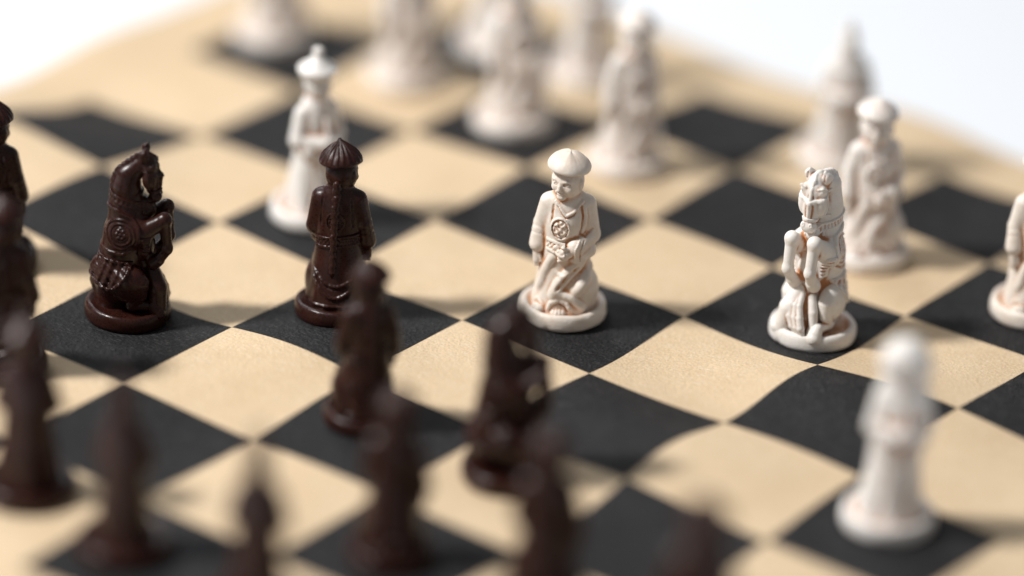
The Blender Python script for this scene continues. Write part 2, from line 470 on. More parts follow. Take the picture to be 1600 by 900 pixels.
def base_mesh(R=10.9, H=4.3):
    prof = [(0.05, 0), (R-1.0, 0), (R-.45, .1), (R-.1, .5), (R+.02, 1.2), (R, 2.2), (R-.12, 3.1), (R-.35, 3.75), (R-.75, 4.15), (R-1.25, H-.02),
            (R-1.7, H-.25), (R-2.1, H-.62), (R-2.6, H-.85), (R-4, H-.95), (3, H-.9), (.05, H-.9)]
    def disp(r, z, th):
        wob = .10*np.sin(2*th+.7)+.06*np.sin(5*th+2+z)+.04*np.sin(11*th+z*2)
        chip = -.35*np.exp(-((th-4.35)/.07)**2)*np.exp(-((z-.6)/.7)**2)-.2*np.exp(-((th-5.3)/.05)**2)*np.exp(-((z-3.9)/.5)**2)
        return np.where(r > 5, r+wob+chip, r), z+np.where(z > 2.5, .06*np.sin(3*th+1)+.05*np.sin(7*th), 0)
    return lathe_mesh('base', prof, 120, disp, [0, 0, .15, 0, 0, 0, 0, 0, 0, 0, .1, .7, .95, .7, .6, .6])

def face(F, c, yaw, s=1.0, beard=False):
    """eyes, brows, nose, mouth, ears on a head centred at c, turned by yaw (0 looks to -y)"""
    cy, sy = math.cos(yaw), math.sin(yaw)
    def P(x, y, z): return (c[0]+(x*cy+(-y)*sy)*s*1.0, c[1]+(y*cy+x*sy)*s, c[2]+z*s) if False else (c[0]+(x*cy-y*sy)*s, c[1]+(x*sy+y*cy)*s, c[2]+z*s)
    for sg in (-1, 1):
        F.ell(P(sg*1.55, -3.2, .55), (.95*s, .6*s, .6*s), .4, 's', yaw)
        F.ell(P(sg*1.5, -2.95, .45), (.85*s, .6*s, .48*s), .15, 'u', yaw)
        F.path([P(sg*.85, -3.6, .42), P(sg*1.55, -3.42, .5), P(sg*2.25, -2.9, .45)], .12*s, .1, 's')
        F.path([P(sg*.6, -3.55, 1.15), P(sg*1.5, -3.45, 1.5), P(sg*2.5, -2.75, 1.2)], [.32*s, .36*s, .26*s], .3)
        F.ell(P(sg*1.9, -2.5, -.9), (1.0*s, .9*s, .9*s), .6, 'u', yaw)
        F.ell(P(sg*3.75, -.1, .2), (.5*s, .85*s, 1.35*s), .25, 'u', yaw)
        F.path([P(sg*.35, -3.75, -1.35), P(sg*1.2, -3.3, -1.75), P(sg*1.6, -2.9, -2.6)], [.3*s, .28*s, .16*s], .15)
    F.path([P(0, -3.5, 1.1), P(0, -4.0, -.1), P(0, -4.25, -.75)], [.35*s, .48*s, .62*s], .35)
    F.ell(P(0, -3.4, -2.0), (.95*s, .5*s, .3*s), .2, 'u', yaw)
    F.path([P(-.9, -3.6, -1.72), P(0, -3.95, -1.8), P(.9, -3.6, -1.72)], .15*s, .08, 's')
    if beard:
        F.path([P(0, -3.2, -2.6), P(0, -3.5, -3.8), P(0, -3.3, -5.4)], [1.1*s, .9*s, .35*s], .5)
    else:
        F.ell(P(0, -2.9, -3.0), (1.15*s, .9*s, .9*s), .5, 'u', yaw)

# ------------------------------------------------------------------ moulds: each returns [(part name, mesh)]
def mould_pawn(v=.2, rib=.1):
    F = Field((-11, -11, 2.6), (11, 11, 43.5), v)
    def fold(th, z):
        low = np.clip((14-z)/9, 0, 1)
        return .16*low*np.sin(6*th+.25*z)+.09*low*np.sin(11*th-.5*z+1)
    F.robe([(2.8, 8.1, 7.3, .2, 0), (5, 8.0, 7.3, .2, 0), (10, 7.1, 6.4, .2, 0), (15, 6.4, 5.5, 0, -.1), (19.5, 5.75, 4.75, 0, -.1), (24, 5.9, 4.8, 0, -.1),
            (28, 5.8, 4.7, 0, 0), (31, 5.7, 4.3, 0, .1), (33.2, 4.5, 3.5, 0, .2), (34.8, 2.8, 2.8, 0, .1)], fold=fold)
    F.ell((0, -.9, 26), (4.6, 4.4, 5.2), 1.2)                              # chest
    F.ell((0, -1.6, 19), (4.9, 4.3, 4.0), 1.5)                             # belly
    F.cone((0, .2, 33), (-.2, -.1, 36), 2.5, 2.6, .8)                      # neck
    F.ell((-.3, -.5, 37.6), (4.05, 4.15, 5.1), .5)                         # head
    yaw = -.52
    face(F, (-.3, -.6, 37.2), yaw, 1.04)
    # figure's right arm hanging, cuffed
    F.cone((-4.5, .2, 31.0), (-6.3, .5, 25.0), 2.5, 2.0, .9)
    F.cone((-6.3, .5, 25.0), (-6.8, -.6, 20.2), 2.0, 1.95, .4)
    F.cone((-6.7, -.3, 21.9), (-6.85, -.7, 19.9), 2.15, 2.3, .08)
    F.cone((-6.5, .1, 23.6), (-6.52, .05, 23.3), 2.1, 2.12, .1)
    F.path([(-6.9, -.8, 18.6), (-6.9, -1.2, 15.6)], [1.35, 1.15], .15)
    for q in (-.7, .1, .9):
        F.path([(-7.0+q*.35, -1.6+abs(q)*.2, 16.6), (-6.9+q*.6, -1.7+abs(q)*.3, 14.3)], [.5, .4], .15)
    F.cone((-6.4, -1.9, 17.4), (-5.9, -2.2, 15.6), .5, .4, .15)
    # figure's left arm folded over the belly, wide sleeve
    F.cone((4.5, .1, 30.9), (6.0, -.4, 23.2), 2.55, 2.35, .9)
    F.cone((6.0, -.6, 22.9), (2.4, -5.0, 21.2), 2.35, 2.35, .6)
    F.cone((5.6, -2.6, 19.6), (2.8, -5.0, 18.4), 2.0, 1.6, .8)
    F.path([(1.9, -5.4, 20.6), (-.4, -6.2, 19.6)], [1.5, 1.35], .2)
    for q in range(4):
        F.path([(.2, -6.6, 20.9-q*.75), (-1.3, -6.6, 20.5-q*.78), (-1.75, -6.0, 20.1-q*.8)], [.5, .45, .38], .1)
    F.path([(.9, -6.5, 21.2), (-.5, -6.9, 21.7)], [.5, .36], .12)
    # raised knee under the robe, on its left
    F.ell((6.4, -1.6, 8.8), (2.2, 3.2, 4.0), 1.8)
    F.ell((4.6, -4.0, 9.6), (2.4, 2.5, 3.8), 2.6)
    # drape swags
    for pts, r, k in (([(4.0, 17.2), (1.0, 14.4), (-1.3, 11.4), (-2.6, 8.0)], .5, 1.6), ([(6.2, 14.6), (5.0, 12.0), (3.0, 9.4)], .45, 1.6),
                   ([(-3.0, 18.4), (-4.9, 13.5), (-5.9, 9.0)], .45, 1.2), ([(-1.9, 14.2), (-.6, 13.5), (.9, 13.9), (1.8, 14.8)], .4, .5)):
        F.draw(pts, r, -1, 'u', k, -.38)
    F.draw([(3.2, 15.8), (.3, 13.0), (-1.8, 10.0)], .1, -1, 's', .8)
    # hem arch over the shoe, second hem at its right
    F.ell((-1.2, -7.2, 3.9), (1.9, 1.5, 1.0), .3)
    F.draw([(-3.9, 4.2), (-3.2, 6.2), (-1.2, 7.2), (.9, 6.3), (2.0, 4.4)], .34, -1, 'u', .6, -.05)
    F.draw([(-1.0, 8.6), (2.2, 7.8), (5.0, 5.0)], .4, -1, 'u', 1.2, -.25)
    F.draw([(-3.3, 4.2), (-2.6, 5.6), (-1.2, 6.3), (.3, 5.6), (1.2, 4.2)], .22, -1, 's', .15)
    F.ell((-6.2, -5.0, 4.0), (1.8, 1.9, 1.3), .3)
    F.draw([(-7.6, 4.4), (-6.3, 6.1), (-4.9, 5.0)], .3, -1, 'u', .5, -.1)
    for q in (-.9, -.1, .7): F.draw([(-1.2+q, 4.9), (-1.2+q*1.2, 3.9)], .14, -1, 's', .08)
    # collar, vest edges
    F.draw([(-3.0, 32.6), (-1.6, 30.6), (-.4, 29.4), (1.6, 30.4), (3.6, 32.6)], .42, -1, 'u', .2)
    F.draw([(-2.6, 31.6), (-1.3, 29.8), (-.3, 28.9), (1.4, 29.6), (3.2, 31.6)], .2, -1, 's', .12)
    F.draw([(-3.5, 31.6), (-3.8, 28.5), (-3.8, 25.5)], .2, -1, 's', .3)
    F.draw([(3.4, 31.8), (3.8, 29), (3.7, 26.2), (3.2, 24.6)], .24, -1, 's', .3)
    F.draw([(4.1, 31.6), (4.5, 29), (4.4, 26.6)], .3, -1, 'u', .4)
    # cuffs
    F.draw([(3.4, 23.6), (2.4, 21.6), (2.4, 18.2)], .26, -1, 'u', .15)
    F.draw([(4.5, 23.4), (3.6, 21.4), (3.6, 18.0)], .18, -1, 's', .12)
    F.draw([(6.4, 25.4), (4.6, 23.9), (3.4, 24.4)], .2, -1, 's', .3)
    # back of the robe: shoulder seams, hem swags
    F.draw([(-3.6, 32), (-4.0, 28.5), (-3.9, 25)], .2, 1, 's', .3)
    F.draw([(3.6, 32), (4.0, 28.5), (3.9, 25)], .2, 1, 's', .3)
    for z0, a, r in ((9.6, 3.6, .42), (6.6, 5.2, .46)):
        F.draw([(x, z0+a*(abs(x+.3)/6)**2) for x in np.linspace(-6, 5.5, 13)], r, 1, 'u', .3)
        F.draw([(x, z0-.8+a*(abs(x+.3)/6)**2) for x in np.linspace(-6, 5.5, 13)], r*.5, 1, 's', .2)
    F.draw([(x, 4.4) for x in np.linspace(-6.5, 6.5, 9)], .4, 1, 'u', .3)
    F.ell((0, .9, 32.7), (3.6, 2.6, 1.1), .4)                              # collar roll behind
    parts = []
    belt = F.like()
    X, Y, Z = F.ax[0][:, None, None], F.ax[1][None, :, None], F.ax[2][None, None, :]
    tht = np.arctan2(Y, X)
    m = np.maximum(np.abs(Z-(20.8-.10*X))-1.55, np.abs(X)-5.6)
    m = np.maximum(m, np.where(Y < 0, np.abs(X+2.6)-2.4, -5))             # at the front only left of the sleeve
    pat = .16*np.cos(tht*30)*np.cos((Z-20.8)*4.2)
    belt.f = np.maximum(F.f-.32-np.where(np.abs(Z-20.8+.1*X) < .85, pat*1.2-.06, .14), m).astype(np.float32)
    belt.ell((-2.2, (F.surf(-2.2, 20.8) or -5.5)-.2, 20.9), (1.1, .6, .9), .2)
    F2 = F
    med = F.like()
    mx, mz = -1.7, 26.0
    q = np.sqrt(((X-mx)/2.5)**2+((Z-mz)/3.1)**2)
    glyph = np.maximum(np.cos((X-mx)*3.4+.9*np.sin((Z-mz)*2.6))*np.cos((Z-mz)*3.1+.5*np.cos((X-mx)*3)), -.25)
    hgt = np.where(q > .84, .42, np.where(q > .70, .0, .12+.40*glyph))
    med.f = np.maximum(np.maximum(F.f-hgt, (q-1)*2.3), Y+.5).astype(np.float32)
    med2 = F.like()
    q2 = np.sqrt(((X-.2)/2.5)**2+((Z-26.3)/2.6)**2)
    h2 = np.where(q2 > .82, .36, np.where(q2 > .68, .03, .1+.32*np.maximum(np.cos((X-.2)*3.6+1.2*np.cos(Z*2.2))*np.cos((Z-26.3)*3.2), -.2)))
    med2.f = np.maximum(np.maximum(F.f-h2, (q2-1)*2.4), .5-Y).astype(np.float32)
    braid = F.like()
    pts = []
    for z_ in np.linspace(36, 13.2, 40):
        x_ = .6*(36-z_)/23
        yb = max([F.surf(min(9, max(-9, x_+d)), min(z_, 33), 1) or 3 for d in (0,)]) if z_ < 33 else 3.4
        if 18.8 < z_ < 22.8: yb += .3
        pts.append((x_, yb+.25, z_))
    for i in range(len(pts)-1):
        t = i/len(pts); r0 = .95-.25*t
        sw = .28*math.sin(i*1.9)
        a = (pts[i][0]+sw, pts[i][1], pts[i][2]); b2 = (pts[i+1][0]-sw, pts[i+1][1], pts[i+1][2])
        braid.cone(a, b2, r0*(.8 if i % 2 else 1), r0, .12)
    braid.cone(pts[-1], (pts[-1][0], pts[-1][1]-.2, 11.2), .8, .15, .2)
    parts += [('figure', F.mesh('figure')), ('belt', belt.mesh('belt')), ('chest_roundel', med.mesh('chest_roundel')),
              ('back_roundel', med2.mesh('back_roundel')), ('braid', braid.mesh('braid'))]
    # hat: smooth worn dome on the cream ones, ribbed straw cone on the dark ones
    R = 5.4
    under = [(.05, 1.6), (2.5, 1.3), (4.2, .6), (4.9, .1), (R-.35, -.25), (R, 0.0), (R+.05, .45)]
    if rib < .1:
        prof = under+[(R-.08, .85), (5.0, 1.45), (4.45, 2.1), (3.7, 2.75), (2.85, 3.35), (1.95, 3.85), (1.2, 4.15), (.6, 4.27), (.03, 4.3)]
    else:
        prof = under+[(R-.2, .95), (4.75, 1.75), (4.0, 2.6), (3.2, 3.35), (2.4, 4.05), (1.6, 4.65), (.95, 5.1), (.5, 5.5), (.25, 5.85), (.03, 5.95)]
    def disp(r, z, th):
        a = np.clip(r/3, 0, 1)*(z > .6)
        c = rib*a*np.maximum(np.cos(th*20), -.4)+.09*np.sin(th*3+1)+.06*np.sin(th*5+z)
        return r+c*.5, z+c*.9
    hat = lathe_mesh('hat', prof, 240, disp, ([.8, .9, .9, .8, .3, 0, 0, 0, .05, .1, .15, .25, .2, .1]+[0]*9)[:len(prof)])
    parts.append(('hat', hat, (-.2e-3, -.3e-3, 41.1e-3 if rib < .1 else 40.7e-3), (math.radians(2), math.radians(4), 0)))
    return parts

def mould_knight(v=.2, stout=False):
    hw = 1.22 if stout else 1.0                                             # breadth of the head
    F = Field((-11.5, -12.5, 2.6), (11.5, 11.5, 48.5), v)
    # torso sitting back on the haunches, neck, head  (front is -y)
    F.ell((0, 2.6, 11.2), (6.3, 6.2, 7.4), .5)
    F.cone((0, 2.4, 13), (0, 1.3, 23), 5.5, 5.0, 1.2)
    F.cone((0, 1.3, 23), (0, .7, 28.5), 4.9, 4.4, 1.0)
    F.ell((0, -1.6, 25.2), (4.5, 3.6, 4.8), 1.4)
    F.cone((0, .9, 28), (0, 1.55, 35.5), 4.3, 3.5, 1.0)
    F.cone((0, 1.55, 35.5), (0, 1.3, 38.4), 3.5, 3.05, .8)
    F.cone((0, 1.3, 38.4), (0, -2.6, 42.9), 3.0, 2.0, .8)
    F.ell((0, 1.2, 31), (3.6, 4.2, 6), .8)
    if stout:
        F.cone((0, 1.8, 35), (0, 1.7, 41.0), 3.9, 2.9, .8)
        F.cone((0, 1.3, 41.3), (0, -2.2, 43.0), 2.9, 2.3, .8)
    F.cone((0, -3.2, 42.9), (0, -5.0, 38.6), 2.15, 1.75, .6)
    F.cone((0, -5.0, 38.6), (0, -5.4, 33.8), 1.7, 1.45, .6)
    F.ell((0, -3.8, 41.2), (2.9*hw, 2.1, 2.7), .5)
    F.ell((0, -4.9, 37.4), (2.1*hw, 1.7, 3.2), .6)
    F.ell((0, -5.7, 33.4), (1.9*hw, 1.55, 1.55), .4)
    F.ell((0, -4.9, 32.3), (1.25, 1.0, .85), .3)                              # lower lip
    for sg in (-1, 1):
        F.ell((sg*1.75*hw, -4.0, 38.6), (1.55*hw, 1.8, 2.9), .35)                   # cheeks
        F.ell((sg*2.05*hw, -4.7, 41.9), (1.0, .95, 1.0), .5)                   # eye sockets
        F.ell((sg*2.3*hw, -5.1, 41.9), (.6, .6, .52), .15)
        F.path([(sg*1.5*hw, -5.7, 42.5), (sg*2.5*hw, -5.4, 42.8), (sg*3.2*hw, -4.4, 42.3)], .26, .3)
        ez = -.7 if stout else 0
        F.path([(sg*1.7*hw, -2.6, 43.8), (sg*2.1*hw, -2.6, 45.5+ez), (sg*1.8*hw, -3.0, 46.5+ez)], [1.1, 1.05, .5], .35)  # ears
        F.draw([(sg*2.0*hw, 45.9+ez), (sg*2.05*hw, 44.6+ez)], .22, -1, 's', .25)
        F.ell((sg*1.05, -6.9, 34.0), (.52, .5, .62), .2)
        F.ell((sg*1.1, -7.35, 34.1), (.28, .3, .38), .1, 's')
        F.draw([(sg*.4*hw, 41), (sg*.85*hw, 38.2), (sg*.7*hw, 35.6)], .11, -1, 's', .5)
        F.path([(sg*1.6, -5.0, 32.9), (sg*1.2, -6.8, 32.6)], .16, .1, 's')
        if stout:                                                            # gap between jaw and neck
            F.path([(sg*3.4, -1.6, 42.6), (sg*3.5, -1.9, 39.0), (sg*2.6, -2.3, 36.0), (sg*1.0, -3.2, 34.2)], [.5, .75, .9, .9], .25, 's')
        # shoulder and raised foreleg
        F.ell((sg*3.7, -1.6, 25.0), (2.4, 3.2, 3.6), .9)
        dz = 0 if sg < 0 else .5
        k_ = (sg*3.3, -8.3, 28.6+dz)
        F.cone((sg*3.7, -2.6, 24.6), k_, 2.9, 1.65, .9)
        F.ell(k_, (1.7, 1.75, 1.8), .9)
        F.cone(k_, (sg*3.2, -9.2, 21.4+dz), 1.6, 1.3, .6)
        F.ell((sg*3.2, -9.2, 20.6+dz), (1.45, 1.5, 1.5), .9)
        F.cone((sg*3.2, -9.1, 20.4+dz), (sg*2.9, -7.3, 17.6+dz), 1.4, 1.45, .3)
        F.cone((sg*2.9, -7.2, 17.4+dz), (sg*2.7, -6.0, 16.2+dz), 1.65, 1.8, .1)
        # hind leg folded under, shank and hoof forward on the base
        F.ell((sg*5.1, -.4, 11.2), (3.1, 4.6, 5.0), .7)
        F.cone((sg*5.3, -3.2, 11.6), (sg*5.4, -3.4, 8.2), 2.3, 1.6, .6)
        F.cone((sg*5.4, -3.2, 8.0), (sg*5.2, -1.2, 5.4), 1.5, 1.35, .4)
        F.cone((sg*5.2, -1.2, 5.4), (sg*5.2, -6.6, 5.6), 1.4, 1.15, .35)
        F.cone((sg*5.2, -6.6, 5.7), (sg*5.2, -7.3, 4.7), 1.5, 1.75, .1)
        F.cone((sg*5.2, -7.4, 4.4), (sg*5.2, -7.8, 3.6), 1.8, 2.0, .08)
        F.draw([(5.5, 13.2), (2.6, 8.6), (-.5, 7.4)], .24, sg, 's', .3, axis='x')
        if not stout:
            F.draw([(-1.0, 40.2), (.2, 37.6), (.4, 34.4)], .16, sg, 's', .6, axis='x')
    F.draw([(0, 42.5), (0, 39), (0, 36)], .3, -1, 'u', .5)
    F.path([(0, -3.4, 31.4), (0, -4.2, 29.6)], [1.6, 1.9], .8)
    F.ell((0, -3.5, 20), (3.8, 2.6, 4.2), 1.3)                              # belly front
    # tail
    F.path([(0, 8.2, 13.5), (.3, 7.9, 9), (.5, 7.0, 3.6)], [1.3, 1.6, 1.4], 1.2)
    F.cone((0, 3.6, 10), (0, 3.6, 3), 4.6, 4.2, .8)
    for q in (-.6, .2, 1.0): F.draw([(q*.8, 13), (q+.4, 9), (q*1.4+.8, 4)], .16, 1, 's', .15)
    body = F
    X, Y, Z = F.ax[0][:, None, None], F.ax[1][None, :, None], F.ax[2][None, None, :]
    S = -Y
    parts = []
    # saddle cloth: upper panel with roundel each side, lower rump panel
    def poly(u, vv, pts):                                                   # signed distance to a convex-ish polygon in (s,z)
        d = None; inside = None
        pts = np.array(pts, float); n = len(pts)
        d = np.full(np.broadcast(u, vv).shape, 1e9, np.float32); s_ = np.ones(d.shape, np.float32)
        for i in range(n):
            a, b = pts[i], pts[i-1]
            ex, ey = b-a; wx, wy = u-a[0], vv-a[1]
            t = np.clip((wx*ex+wy*ey)/(ex*ex+ey*ey), 0, 1)
            d = np.minimum(d, (wx-ex*t)**2+(wy-ey*t)**2)
            c1 = vv >= a[1]; c2 = vv < b[1]; c3 = ex*wy > ey*wx
            s_ = np.where((c1 & c2 & c3) | (~c1 & ~c2 & ~c3), -s_, s_)
        return s_*np.sqrt(d)
    mask = poly(S, Z, [(-8.5, 31.0), (-3.2, 31.0), (.8, 29.4), (2.6, 27.4), (2.8, 24.0), (2.0, 20.6), (-1.5, 18.8), (-9.5, 19.4), (-10, 24)])
    dr = np.sqrt((S+2.2)**2+((Z-24.6)*.95)**2)
    bead = np.zeros(dr.shape, np.float32)
    for (bs, bz) in [(-2.2, 24.6), (-1.2, 24.6), (-3.2, 24.6), (-1.7, 25.5), (-2.7, 25.5), (-1.7, 23.7), (-2.7, 23.7), (-2.2, 26.4)]:
        bead = np.maximum(bead, np.clip(1-((S-bs)**2+(Z-bz)**2)/.26, 0, 1)**.5*.42)
    swirl = .36*(np.abs(np.sin(dr*3.0))**3)*((dr > 1.75) & (dr < 3.9))
    off = .42+np.where(mask > -.85, .32, 0)+np.where(dr < 1.75, bead, swirl)
    cloth = F.like()
    cloth.f = np.maximum(np.maximum(body.f-off*.9, mask), 2.2-np.abs(X)-np.clip(Y-2, 0, 3)*2).astype(np.float32)
    rump = F.like()
    mask2 = poly(S, Z, [(-11, 18.2), (-2.2, 17.4), (1.2, 17.2), (.2, 14.4), (-3.2, 10.2), (-5.2, 9.2), (-8.5, 10.5), (-11, 12)])
    off2 = .3+np.where(mask2 > -.7, .3+.12*np.cos((S+Z)*5.5), 0)+.24*np.sin(S*2.3+Z)*np.sin(Z*2.1-S)
    rump.f = np.maximum(body.f-off2, mask2).astype(np.float32)
    girth = F.like()
    mask3 = np.maximum(np.abs(S-3.7-.1*(Z-21))-1.35, np.abs(Z-21.6)-3.1)
    girth.f = np.maximum(np.maximum(body.f-.5-.16*np.cos(Z*6.3)*(np.abs(S-4.4) < .8), mask3), 2.4-np.abs(X)).astype(np.float32)
    # bridle: nose band, brow band, cheek strap; collar round the neck
    br = F.like()
    hm = np.minimum(np.abs(Z-35.0-.15*(S-5))-.38, np.abs(Z-40.1+.35*(S-5))-.36)
    hm = np.maximum(hm, 1.2-S)
    ck = np.maximum(np.maximum(np.abs(S-3.8+.1*(Z-38))-.36, np.abs(Z-38)-3.2), 1.2-np.abs(X))
    br.f = np.maximum(body.f-.34, np.minimum(np.maximum(hm, 32-Z), ck)).astype(np.float32)
    col = F.like()
    cm = np.maximum(np.abs(Z-32.3+.25*S)-1.05, S-5.2)
    col.f = np.maximum(body.f-.36-.14*(np.abs(np.abs(Z-32.3+.25*S)-.8) < .25)-.1*np.cos(np.arctan2(Y, X)*26)*(np.abs(Z-32.3+.25*S) < .5), cm).astype(np.float32)
    for q in np.linspace(-2.2, 2.2, 5):
        y = F.surf(q, 31.0)
        if y is not None and abs(q) > .5: col.path([(q, y-.3, 30.9), (q*1.05, y-.5, 29.6)], [.35, .5], .1)
    # mane: crest of locks down the back of the neck
    mane = F.like()
    crest = [(-2.6, 44.9), (-.6, 44.7), (1.6, 44.2), (3.6, 42.8), (5.0, 39.6), (5.3, 35.6), (4.8, 31.2)] if stout else [(-3.0, 44.6), (-.9, 43.6), (1.4, 41.7), (3.4, 39.7), (4.5, 37.2), (4.7, 34.0), (4.6, 31.2)]
    mane.path([(0, y+.15, z) for y, z in crest], [.8, .95, 1.0, 1.0, .95, .9, .8], .3)
    for i in range(14):
        t = i/13*(len(crest)-1); k0 = min(int(t), len(crest)-2); fr = t-k0
        y = crest[k0][0]*(1-fr)+crest[k0+1][0]*fr; z = crest[k0][1]*(1-fr)+crest[k0+1][1]*fr
        for sg in (-1, 1):
            mane.path([(sg*.2, y+.55, z+.5), (sg*1.1, y-.2, z-.6), (sg*1.7, y-.6, z-2.0)], [.6, .52, .2], .06)
    mane.path([(0, -3.6, 44.8), (.3, -4.9, 44.0), (0, -5.5, 42.6)], [.65, .55, .3], .2)
    # water-like plume of locks under the hooves
    pl = F.like()
    pl.path([(-1.4, -5.6, 14), (-2.9, -7.2, 9.5), (-4.3, -7.6, 3.6)], [1.9, 2.5, 2.3], .5)
    for i in range(3):
        x = -.6+1.35*i
        pl.path([(x*.4-.8, -6.4, 13.8), (x*.8-1.3, -8.0, 11.0), (x-.9, -8.7-.1*i, 8.2), (x*.9+.1, -9.1-.1*i, 5.8), (x*.6+1.7, -9.2, 3.6)], [.8, 1.1-.15*i, 1.25-.15*i, 1.0, .4], .22)
    pl.path([(2.2, -5.2, 13), (3.4, -6.2, 9.5), (4.0, -6.6, 6), (3.2, -7.4, 3.6)], [1.1, 1.2, 1.1, .8], .15)
    pl.cone((0, -3.2, 15.5), (0, -4.4, 4), 2.4, 3.4, .3)
    parts += [('horse', body.mesh('horse')), ('saddle_cloth', cloth.mesh('saddle_cloth')), ('rump_cloth', rump.mesh('rump_cloth')), ('girth', girth.mesh('girth')),
              ('bridle', br.mesh('bridle')), ('collar', col.mesh('collar')), ('mane', mane.mesh('mane')), ('plume', pl.mesh('plume'))]
    if stout:                                                               # carry the head forward, larger and a little turned
        for nm, me in parts:
            if nm not in ('horse', 'bridle', 'mane'): continue
            co = np.zeros(len(me.vertices)*3, np.float32); me.vertices.foreach_get('co', co); co = co.reshape(-1, 3)*1e3
            sm = lambda t: np.clip(t, 0, 1)**2*(3-2*np.clip(t, 0, 1))
            wt = (sm((co[:, 2]-31.05)/.6)*sm((-1.2-co[:, 1])/1.8))[:, None]
            c0 = np.array([0, -4.0, 40.0]); d = (co-c0)*np.array([.93, 1.0, 1.12])
            t = math.radians(9); d = np.stack([d[:, 0]*math.cos(t)-d[:, 1]*math.sin(t), d[:, 0]*math.sin(t)+d[:, 1]*math.cos(t), d[:, 2]], 1)
            new = c0+np.array([0, -1.2, -.1])+d
            me.vertices.foreach_set('co', ((co*(1-wt)+new*wt)*1e-3).astype(np.float32).ravel()); me.update()
    return parts

